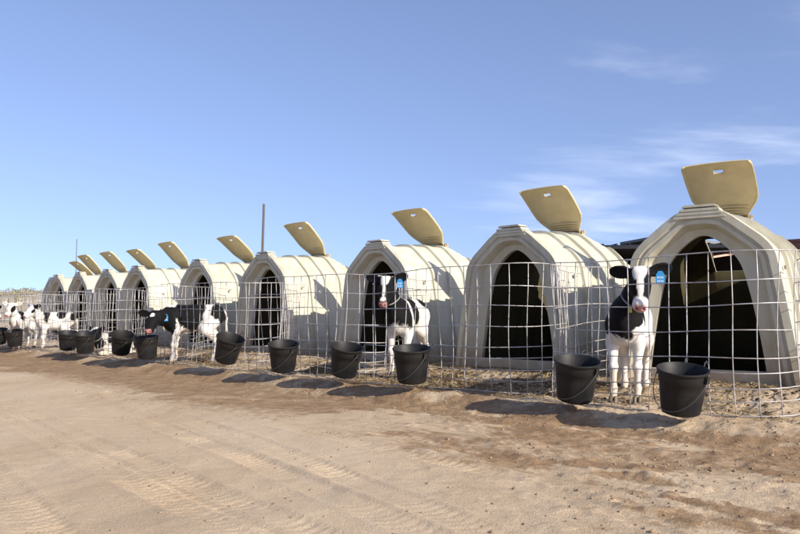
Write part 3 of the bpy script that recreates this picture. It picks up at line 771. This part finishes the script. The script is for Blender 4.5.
    if hooves:
        for key in ('FL', 'FR', 'HL', 'HR'):
            p = L[key]; d = Vector(p[4] - p[3]); yaw = math.atan2(d.y, d.x) if lying else 0
            Mx = Matrix.Translation((p[4][0] + .006, p[4][1], 0 if not lying else .01)) @ Matrix.Rotation(yaw, 4, 'Z')
            m = MB()
            for sg in (1, -1):
                v = []; N = 10
                for (z, rx_, ry_, ox) in ((0, .038, .019, .012), (.006, .038, .019, .012), (.042, .028, .017, .0), (.050, .020, .014, -.002)):
                    for k in range(N):
                        q = 2 * math.pi * k / N; v.append(Mx @ Vector((ox + rx_ * math.cos(q), sg * .0175 + ry_ * math.sin(q), z)))
                m.add(v, [(i * N + k, i * N + (k + 1) % N, (i + 1) * N + (k + 1) % N, (i + 1) * N + k) for i in range(3) for k in range(N)] + [tuple(range(N - 1, -1, -1)), tuple(range(3 * N, 4 * N))])
            m.build('hoof', M_HOOF, root, angle=60)
    for tg in tags:
        sg = 1 if tg == 'L' else -1; ang = ears[0 if sg > 0 else 1]
        e = Vector((-.25, sg * 1.0, .10 + ang)).normalized(); c = Vector((-.035, sg * .065, .045)) + e * .085
        # flat tag hanging under the ear, facing forward along the face and outward
        Mt = HM @ Matrix.Translation(c + Vector((.012, 0, -.012)))
        wdir = Mt.to_3x3() @ Vector((0, 1, 0)); dn = Vector((0, 0, -1)); wdir = (wdir - dn * wdir.dot(dn)).normalized(); ndir = wdir.cross(dn)
        if ndir.dot(Mt.to_3x3() @ Vector((1, 0, .3))) < 0: ndir = -ndir
        o = Mt.translation + ndir * .014; m = MB()
        def slab(w0, w1, h0, h1, th, off, mb):
            P = []
            for dd in (-th, th):
                for (ww, hh) in ((w0, h0), (-w0, h0), (-w1, h1), (w1, h1)): P.append(o + wdir * ww + dn * hh + ndir * (dd + off))
            mb.add(P, [(0, 1, 2, 3), (7, 6, 5, 4), (0, 4, 5, 1), (1, 5, 6, 2), (2, 6, 7, 3), (3, 7, 4, 0)])
        slab(.014, .032, -.008, .018, .0015, 0, m); slab(.032, .034, .018, .082, .0015, 0, m)
        et = m.build('ear_tag', M_TAGB, root, smooth=False)
        m = MB()
        for r_ in range(2):
            for j in range(4):
                x0 = -.022 + j * .0125
                P = [o + wdir * (x0 + a_) + dn * (.030 + r_ * .026 + b_) + ndir * .0021 for a_, b_ in ((0, 0), (.005, 0), (.005, .015), (0, .015))]
                m.add(P, [(0, 1, 2, 3)])
        m.build('tag_print', M_TAGW, et, smooth=False)
    if collar:
        cpos = Vector(nb * .50 + nk * .50 + [0, 0, -.012]); ax = Vector(nk - nb).normalized(); a1 = Vector((0, 1, 0)); a1 = (a1 - ax * a1.dot(ax)).normalized(); b1 = ax.cross(a1)
        m = MB(); m.tube([cpos + a1 * math.cos(q) * .086 + b1 * math.sin(q) * .108 for q in [2 * math.pi * k / 28 for k in range(29)]], .007, 6, cap=False)
        co_ = m.build('collar', M_ROPE, root, angle=None)
        if ytag:
            lowp = min([cpos + b1 * .112, cpos - b1 * .112], key=lambda v: v.z)
            m = MB(); m.box(-.003, .003, -.015, .015, -.045, .0, Matrix.Translation(lowp + Vector((.02, 0, -.004)))); m.build('collar_tag', M_TAGY, co_, smooth=False)
    tag(root, label, 'calf', 'black and white calves in the pens')
    return root

def at(px, y):
    return (px - 400) / FPX * y
def gz(x, y): return float(ground_z(x, y))
def facing(dx, dy): return math.atan2(dy, dx)
BL = (.09, 0, .0, .0, 0, 0, 0)
blaze = [(-.015, 0, .105, .080, .062, .060, 0), (.11, .004, .07, .14, .024, .060, 0), (.25, 0, -.03, .085, .085, .10, 0)]

# calf at the near right, looking at the camera
y1 = 5.90; x1 = at(624, y1)
make_calf('black and white calf with white forehead and pink nose at the near right', (x1 + .10, y1 + .24, .005), facing(-.40, -.92), 1.03,
          neck=(.395, .15, .885), hf=(.70, .06, -.80), roll=.03, vox=.0088, pattern=(0, [(.16, 0, .72, .36, .30, .235, 1), (.30, .0, .60, .13, .2, .13, 1), (-.34, 0, .66, .10, .3, .13, 0), (-.36, -.1, .74, .10, .12, .08, 1), (.26, -.06, .50, .07, .06, .13, 0), (.20, .10, .42, .10, .09, .10, 0), (.25, .15, .58, .15, .085, .20, 0)]),
          hpattern=(1, blaze), tags=('L',), ytag=True, ears=(-.12, -.22), legs=dict(FL={2: (-.02, .0, 0), 3: (-.03, 0, 0), 4: (-.03, 0, 0)}, FR={2: (.03, 0, 0), 3: (.04, 0, 0), 4: (.04, 0, 0)}))
# calf in front of the third hutch
y2 = 8.15; x2 = at(403, y2)
make_calf('black and white calf with white flank in front of the third hutch', (x2 + .04, y2 + .12, .035), facing(-.36, -.93), 1.02,
          neck=(.41, -.06, .90), hf=(.72, .12, -.72), vox=.0115, pattern=(0, [(.24, 0, .70, .22, .3, .22, 1), (.02, .1, .68, .10, .3, .16, 1), (.13, .12, .66, .03, .2, .3, 0), (-.33, 0, .74, .12, .2, .08, 1)]),
          hpattern=(1, [(-.0, 0, .10, .08, .055, .055, 0), (.10, 0, .07, .12, .016, .06, 0), (.215, 0, .01, .03, .035, .05, 0)]), tags=('L',), ears=(.10, .0))
# side-on calf with its nose over a bucket
y3 = 10.7; x3 = at(193, y3)
make_calf('black and white calf standing side-on with lowered black head and white legs', (x3, y3, -.01), facing(-1, -.16), 1.04,
          neck=(.47, .10, .60), hf=(.22, .80, -.62), vox=.012, pattern=(0, [(.03, 0, .68, .21, .3, .27, 1), (-.33, .05, .70, .10, .26, .12, 1), (-.385, 0, .62, .05, .3, .12, 1), (.42, 0, .70, .14, .2, .22, 1), (.27, 0, .62, .055, .3, .3, 0), (.22, .0, .50, .08, .3, .12, 0)]),
          hpattern=(1, [(.035, .0, .085, .030, .030, .04, 0)]), tags=('L',), ytag=True, ears=(-.15, -.1),
          legs=dict(FL={3: (.02, 0, 0), 4: (.02, 0, 0)}, HL={2: (.04, 0, 0), 3: (.06, 0, 0), 4: (.06, 0, 0)}, HR={2: (-.06, 0, 0), 3: (-.08, 0, 0), 4: (-.08, 0, 0)}))
# mostly white calf far left
y4 = 15.0; x4 = at(56, y4)
make_calf('white calf with several black patches at the far left, seen side-on', (x4, y4, gz(x4, y4)), facing(-.96, -.30), .90,
          neck=(.43, .05, .84), hf=(.60, .55, -.55), vox=.016, pattern=(0, [(.17, 0, .74, .075, .3, .17, 1), (-.14, 0, .74, .10, .3, .10, 1), (-.36, 0, .68, .07, .3, .10, 1), (.34, 0, .72, .05, .2, .12, 1)]),
          hpattern=(0, [(-.05, .1, .05, .06, .12, .07, 1), (.06, .07, .0, .06, .04, .04, 1), (.05, -.08, .0, .08, .05, .05, 1)]), tags=(), ytag=True, ears=(0, 0))
# pale faced calf near the left edge
y5 = 15.5; x5 = at(14, y5)
make_calf('pale faced calf behind the wire near the left edge, facing the camera', (x5 + .1, y5 + .2, gz(x5, y5)), facing(-.1, -1), .95,
          neck=(.42, 0, .86), hf=(.8, .05, -.6), vox=.016, pattern=(0, [(.2, .1, .75, .14, .3, .16, 1), (.28, -.05, .56, .08, .1, .08, 1)]),
          hpattern=(0, [(.06, .07, .0, .10, .045, .06, 1), (.06, -.07, .0, .10, .045, .06, 1), (.17, 0, .02, .05, .025, .05, .6)]), tags=(), ears=(0, 0))
y6 = 16.4; x6 = at(-16, y6)
make_calf('white calf with dark ears cut by the left edge of the picture', (x6, y6, gz(x6, y6)), facing(.85, -.5), .92,
          neck=(.42, 0, .86), hf=(.8, .1, -.6), vox=.018, pattern=(0, [(-.1, 0, .72, .14, .3, .12, 1)]), hpattern=(0, [(-.05, .14, .05, .06, .1, .07, 1), (-.05, -.14, .05, .06, .1, .07, 1)]), tags=(), collar=False)
# calf lying behind the tilted buckets
y7 = 13.05; x7 = at(117, y7)
make_calf('calf lying on the bedding behind the far tilted bucket', (x7, y7, gz(x7, y7) - .02), facing(-.75, -.65), .9, lying=True,
          neck=(.40, .06, .43), hf=(.8, .3, -.35), vox=.016, pattern=(0, [(.05, 0, .66, .16, .3, .16, 1), (-.33, 0, .62, .12, .3, .16, 1)]), hpattern=(1, blaze), tags=(), tail=[(-.40, 0, .62), (-.44, .03, .50), (-.44, .07, .42), (-.42, .1, .40)])

# ------------------------------------------------------------------ background buildings and poles
def farm_shed():
    b = empty('livestock_shed', (4.05, 15.0, -.1), R(4))
    m = MB(); m.box(-.25, 3.4, .3, 3.6, 2.06, 2.14, Matrix.Rotation(R(-1.0), 4, 'Y')); roof = m.build('roof', M_DROOF, b, smooth=False)
    m = MB()
    for k in range(14): m.box(-.27 + k * .27, -.24 + k * .27, .28, 3.62, 2.10, 2.165, Matrix.Rotation(R(-1.0), 4, 'Y'))
    m.build('roof_seam', M_DROOF, roof, smooth=False)
    m = MB(); m.box(-.27, 3.42, .26, .30, 2.06, 2.13, Matrix.Rotation(R(-1.0), 4, 'Y')); m.build('fascia', M_DROOF, b, smooth=False)
    m = MB(); m.box(-.1, 3.3, 3.3, 3.4, 0, 2.06); m.build('rear_wall', M_DWALL, b, smooth=False)
    for x in (-.1, 3.2): m = MB(); m.box(x, x + .08, .45, 3.3, .0, 2.05); m.build('side_wall', M_DWALL, b, smooth=False)
    for x in (-.05, 1.1, 2.2, 3.25): m = MB(); m.box(x - .05, x + .05, .36, .45, 0, 2.05); m.build('post', M_DWALL, b, smooth=False)
    for z in (.5, .95): m = MB(); m.box(-.05, 3.25, .31, .355, z, z + .09); m.build('rail', M_WOOD, b, smooth=False)
    tag(b, 'low dark open shed behind the hutches, seen right of the second hutch', 'shed')
farm_shed()
def pink_house():
    b = empty('pink_house', (6.2, 17.2, -.1), ROT_ROW)        # local x runs along DV, local y along RV
    m = MB(); m.box(0, 10.5, 0, 1.0, 0, 2.38); m.build('wall', M_PINK, b, smooth=False)
    m = MB()
    y0, y1, z0, z1 = -.30, 1.3, 2.385, 2.46
    v = [(-.3, y0, z0), (10.8, y0, z0), (10.8, .5, z1), (-.3, .5, z1), (-.3, y1, z0), (10.8, y1, z0)]
    m.add(v + [(a, c, d + .06) for a, c, d in v], [(6, 7, 8, 9), (9, 8, 11, 10), (1, 0, 3, 2), (2, 3, 4, 5), (0, 1, 7, 6), (5, 4, 10, 11), (0, 6, 9, 3), (3, 9, 10, 4), (1, 2, 8, 7), (2, 5, 11, 8)])
    roof = m.build('roof', M_GREYROOF, b, smooth=False)
    ch = empty('tmp'); bpy.data.objects.remove(ch)
    m = MB(); m.box(8.1, 8.65, .35, .9, 2.41, 2.95); m.box(8.06, 8.69, .31, .94, 2.95, 3.02); m.build('chimney', M_BRICK, roof, smooth=False)
    for k, x in enumerate((.85, 3.6, 7.0)):
        m = MB()
        for (a0, a1, c0, c1) in ((x, x + .06, 1.25, 2.1), (x + .84, x + .9, 1.25, 2.1), (x + .06, x + .84, 1.25, 1.31), (x + .06, x + .84, 2.04, 2.1), (x + .42, x + .47, 1.31, 2.04)): m.box(a0, a1, -.05, -.003, c0, c1)
        w = m.build('window_frame', M_FRAME, b, smooth=False)
        m = MB(); m.box(x + .06, x + .84, -.02, -.004, 1.31, 2.04); m.build('pane', M_GLASS, w, smooth=False)
        m = MB(); m.box(x - .08, x + .98, -.11, -.003, 1.18, 1.245); m.build('sill', M_FRAME, w, smooth=False)
    tag(b, 'low pink rendered house with grey roof and brick chimney behind the nearest hutch', 'house')
pink_house()
def pole(px, topy, y, r, lean, label, arm=False):
    x = at(px, y); zt = CAM_H + (HOR - topy) * y / FPX
    b = empty('utility_pole', (x - lean, y, -.1)); m = MB(); m.tube([(0, 0, 0), (lean * .5, 0, zt * .5), (lean, 0, zt + .1)], [r * 1.2, r * 1.08, r * .9], 10); m.build('shaft', M_WOOD, b)
    m = MB(); m.lathe([(r * .95, 0), (r * 1.0, .05), (r * .6, .12), (.001, .14)], 10, Matrix.Translation((lean, 0, zt + .08))); m.build('cap', M_WOOD, b)
    tag(b, label, 'pole')
pole(263, 205, 44, .075, .14, 'tall dark pole rising behind the fourth hutch')
pole(75.5, 240, 62, .03, 0, 'thin far mast rising behind the farthest lids at the left')

# ------------------------------------------------------------------ bedding, clods and litter
M_STRAW = mat('straw_litter', (0.50, 0.38, 0.19), rough=.9, var=0, vscale=3.5, col2=(0.20, 0.135, 0.07))
M_CLOD = mat('sand_clods', (0.33, 0.245, 0.165), rough=.95, var=0, vscale=2.2, col2=(0.19, 0.125, 0.08), bump=.4, bscale=60)
N = 17000
t = np.r_[RNG.uniform(-.5, 6.2, int(N * .7)), RNG.uniform(6.2, 13, N - int(N * .7))]; w = RNG.uniform(.0, 1.55, N) ** 1.0
keep = fbm(t * 1.7, w * 1.7, 3, 131) > .40; t, w = t[keep], w[keep]
X = P0[0] + RV[0] * t + DV[0] * w; Y = P0[1] + RV[1] * t + DV[1] * w; Z = ground_z(X, Y)
n = len(X); a = RNG.uniform(0, 2 * np.pi, n); Ls = RNG.uniform(.012, .05, n); wd = RNG.uniform(.0015, .004, n); tilt = RNG.uniform(-.25, .45, n)
d = np.stack([np.cos(a), np.sin(a), tilt], -1); s = np.stack([-np.sin(a), np.cos(a), RNG.uniform(-.5, .5, n)], -1)
C = np.stack([X, Y, Z + .008], -1)
SV = np.stack([C - d * Ls[:, None] - s * wd[:, None], C + d * Ls[:, None] - s * wd[:, None], C + d * Ls[:, None] + s * wd[:, None], C - d * Ls[:, None] + s * wd[:, None]], 1).reshape(-1, 3)
tag(mesh_np('straw_litter', SV, np.arange(len(SV)).reshape(-1, 4), M_STRAW, smooth=False), label='trampled straw and dung bedding scattered inside the pens', cat='straw', kind='stuff')
ico_v = np.array([(0, 0, 1), (.894, 0, .447), (.276, .851, .447), (-.724, .526, .447), (-.724, -.526, .447), (.276, -.851, .447), (.724, .526, -.447), (-.276, .851, -.447), (-.894, 0, -.447), (-.276, -.851, -.447), (.724, -.526, -.447), (0, 0, -1)])
ico_f = np.array([(0, 1, 2), (0, 2, 3), (0, 3, 4), (0, 4, 5), (0, 5, 1), (1, 6, 2), (2, 7, 3), (3, 8, 4), (4, 9, 5), (5, 10, 1), (2, 6, 7), (3, 7, 8), (4, 8, 9), (5, 9, 10), (1, 10, 6), (6, 11, 7), (7, 11, 8), (8, 11, 9), (9, 11, 10), (10, 11, 6)])
def clods(name, X, Y, r, m, label, cat):
    Z = ground_z(X, Y); vs, fs = [], []
    for i in range(len(X)):
        v = ico_v * (r[i] * RNG.uniform(.7, 1.3, 3)) * (1 + RNG.uniform(-.25, .25, (12, 1))); v[:, 2] *= .7
        vs.append(v + (X[i], Y[i], Z[i] + r[i] * .15)); fs.append(ico_f + 12 * i)
    tag(mesh_np(name, np.vstack(vs), np.vstack(fs), m, smooth=False), label=label, cat=cat, kind='stuff')
xa = RNG.uniform(-3.5, 3.2, 12000); ya = RNG.uniform(2.4, 9, 12000); wa = (xa - P0[0]) * DV[0] + (ya - P0[1]) * DV[1]
dens = np.exp(-((wa + .25) / .35) ** 2) * .9 + .5 * sstep(0, 1.2, xa) * sstep(.45, .6, fbm(xa * 1.3, ya * 1.8, 4, 95)) + .07
kp = (RNG.uniform(0, 1, 12000) < dens) & (wa < 1.3)
xa, ya = xa[kp], ya[kp]
clods('sand_clods', xa, ya, RNG.uniform(.002, .009, len(xa)) * (1 + (RNG.uniform(0, 1, len(xa)) > .95) * 1.0), M_CLOD, 'small clods and crumbs of sand on the track and by the fence', 'clods')
tw = RNG.uniform(-.3, 6, 900); ww = RNG.uniform(.05, 1.4, 900)
M_DUNG = mat('dry_dung', (0.14, 0.09, 0.05), rough=.95, var=.5, vscale=20)
clods('dung_crumbs', P0[0] + RV[0] * tw + DV[0] * ww, P0[1] + RV[1] * tw + DV[1] * ww, RNG.uniform(.006, .020, 900), M_DUNG, 'dark dung crumbs strewn through the bedding of the pens', 'dung')
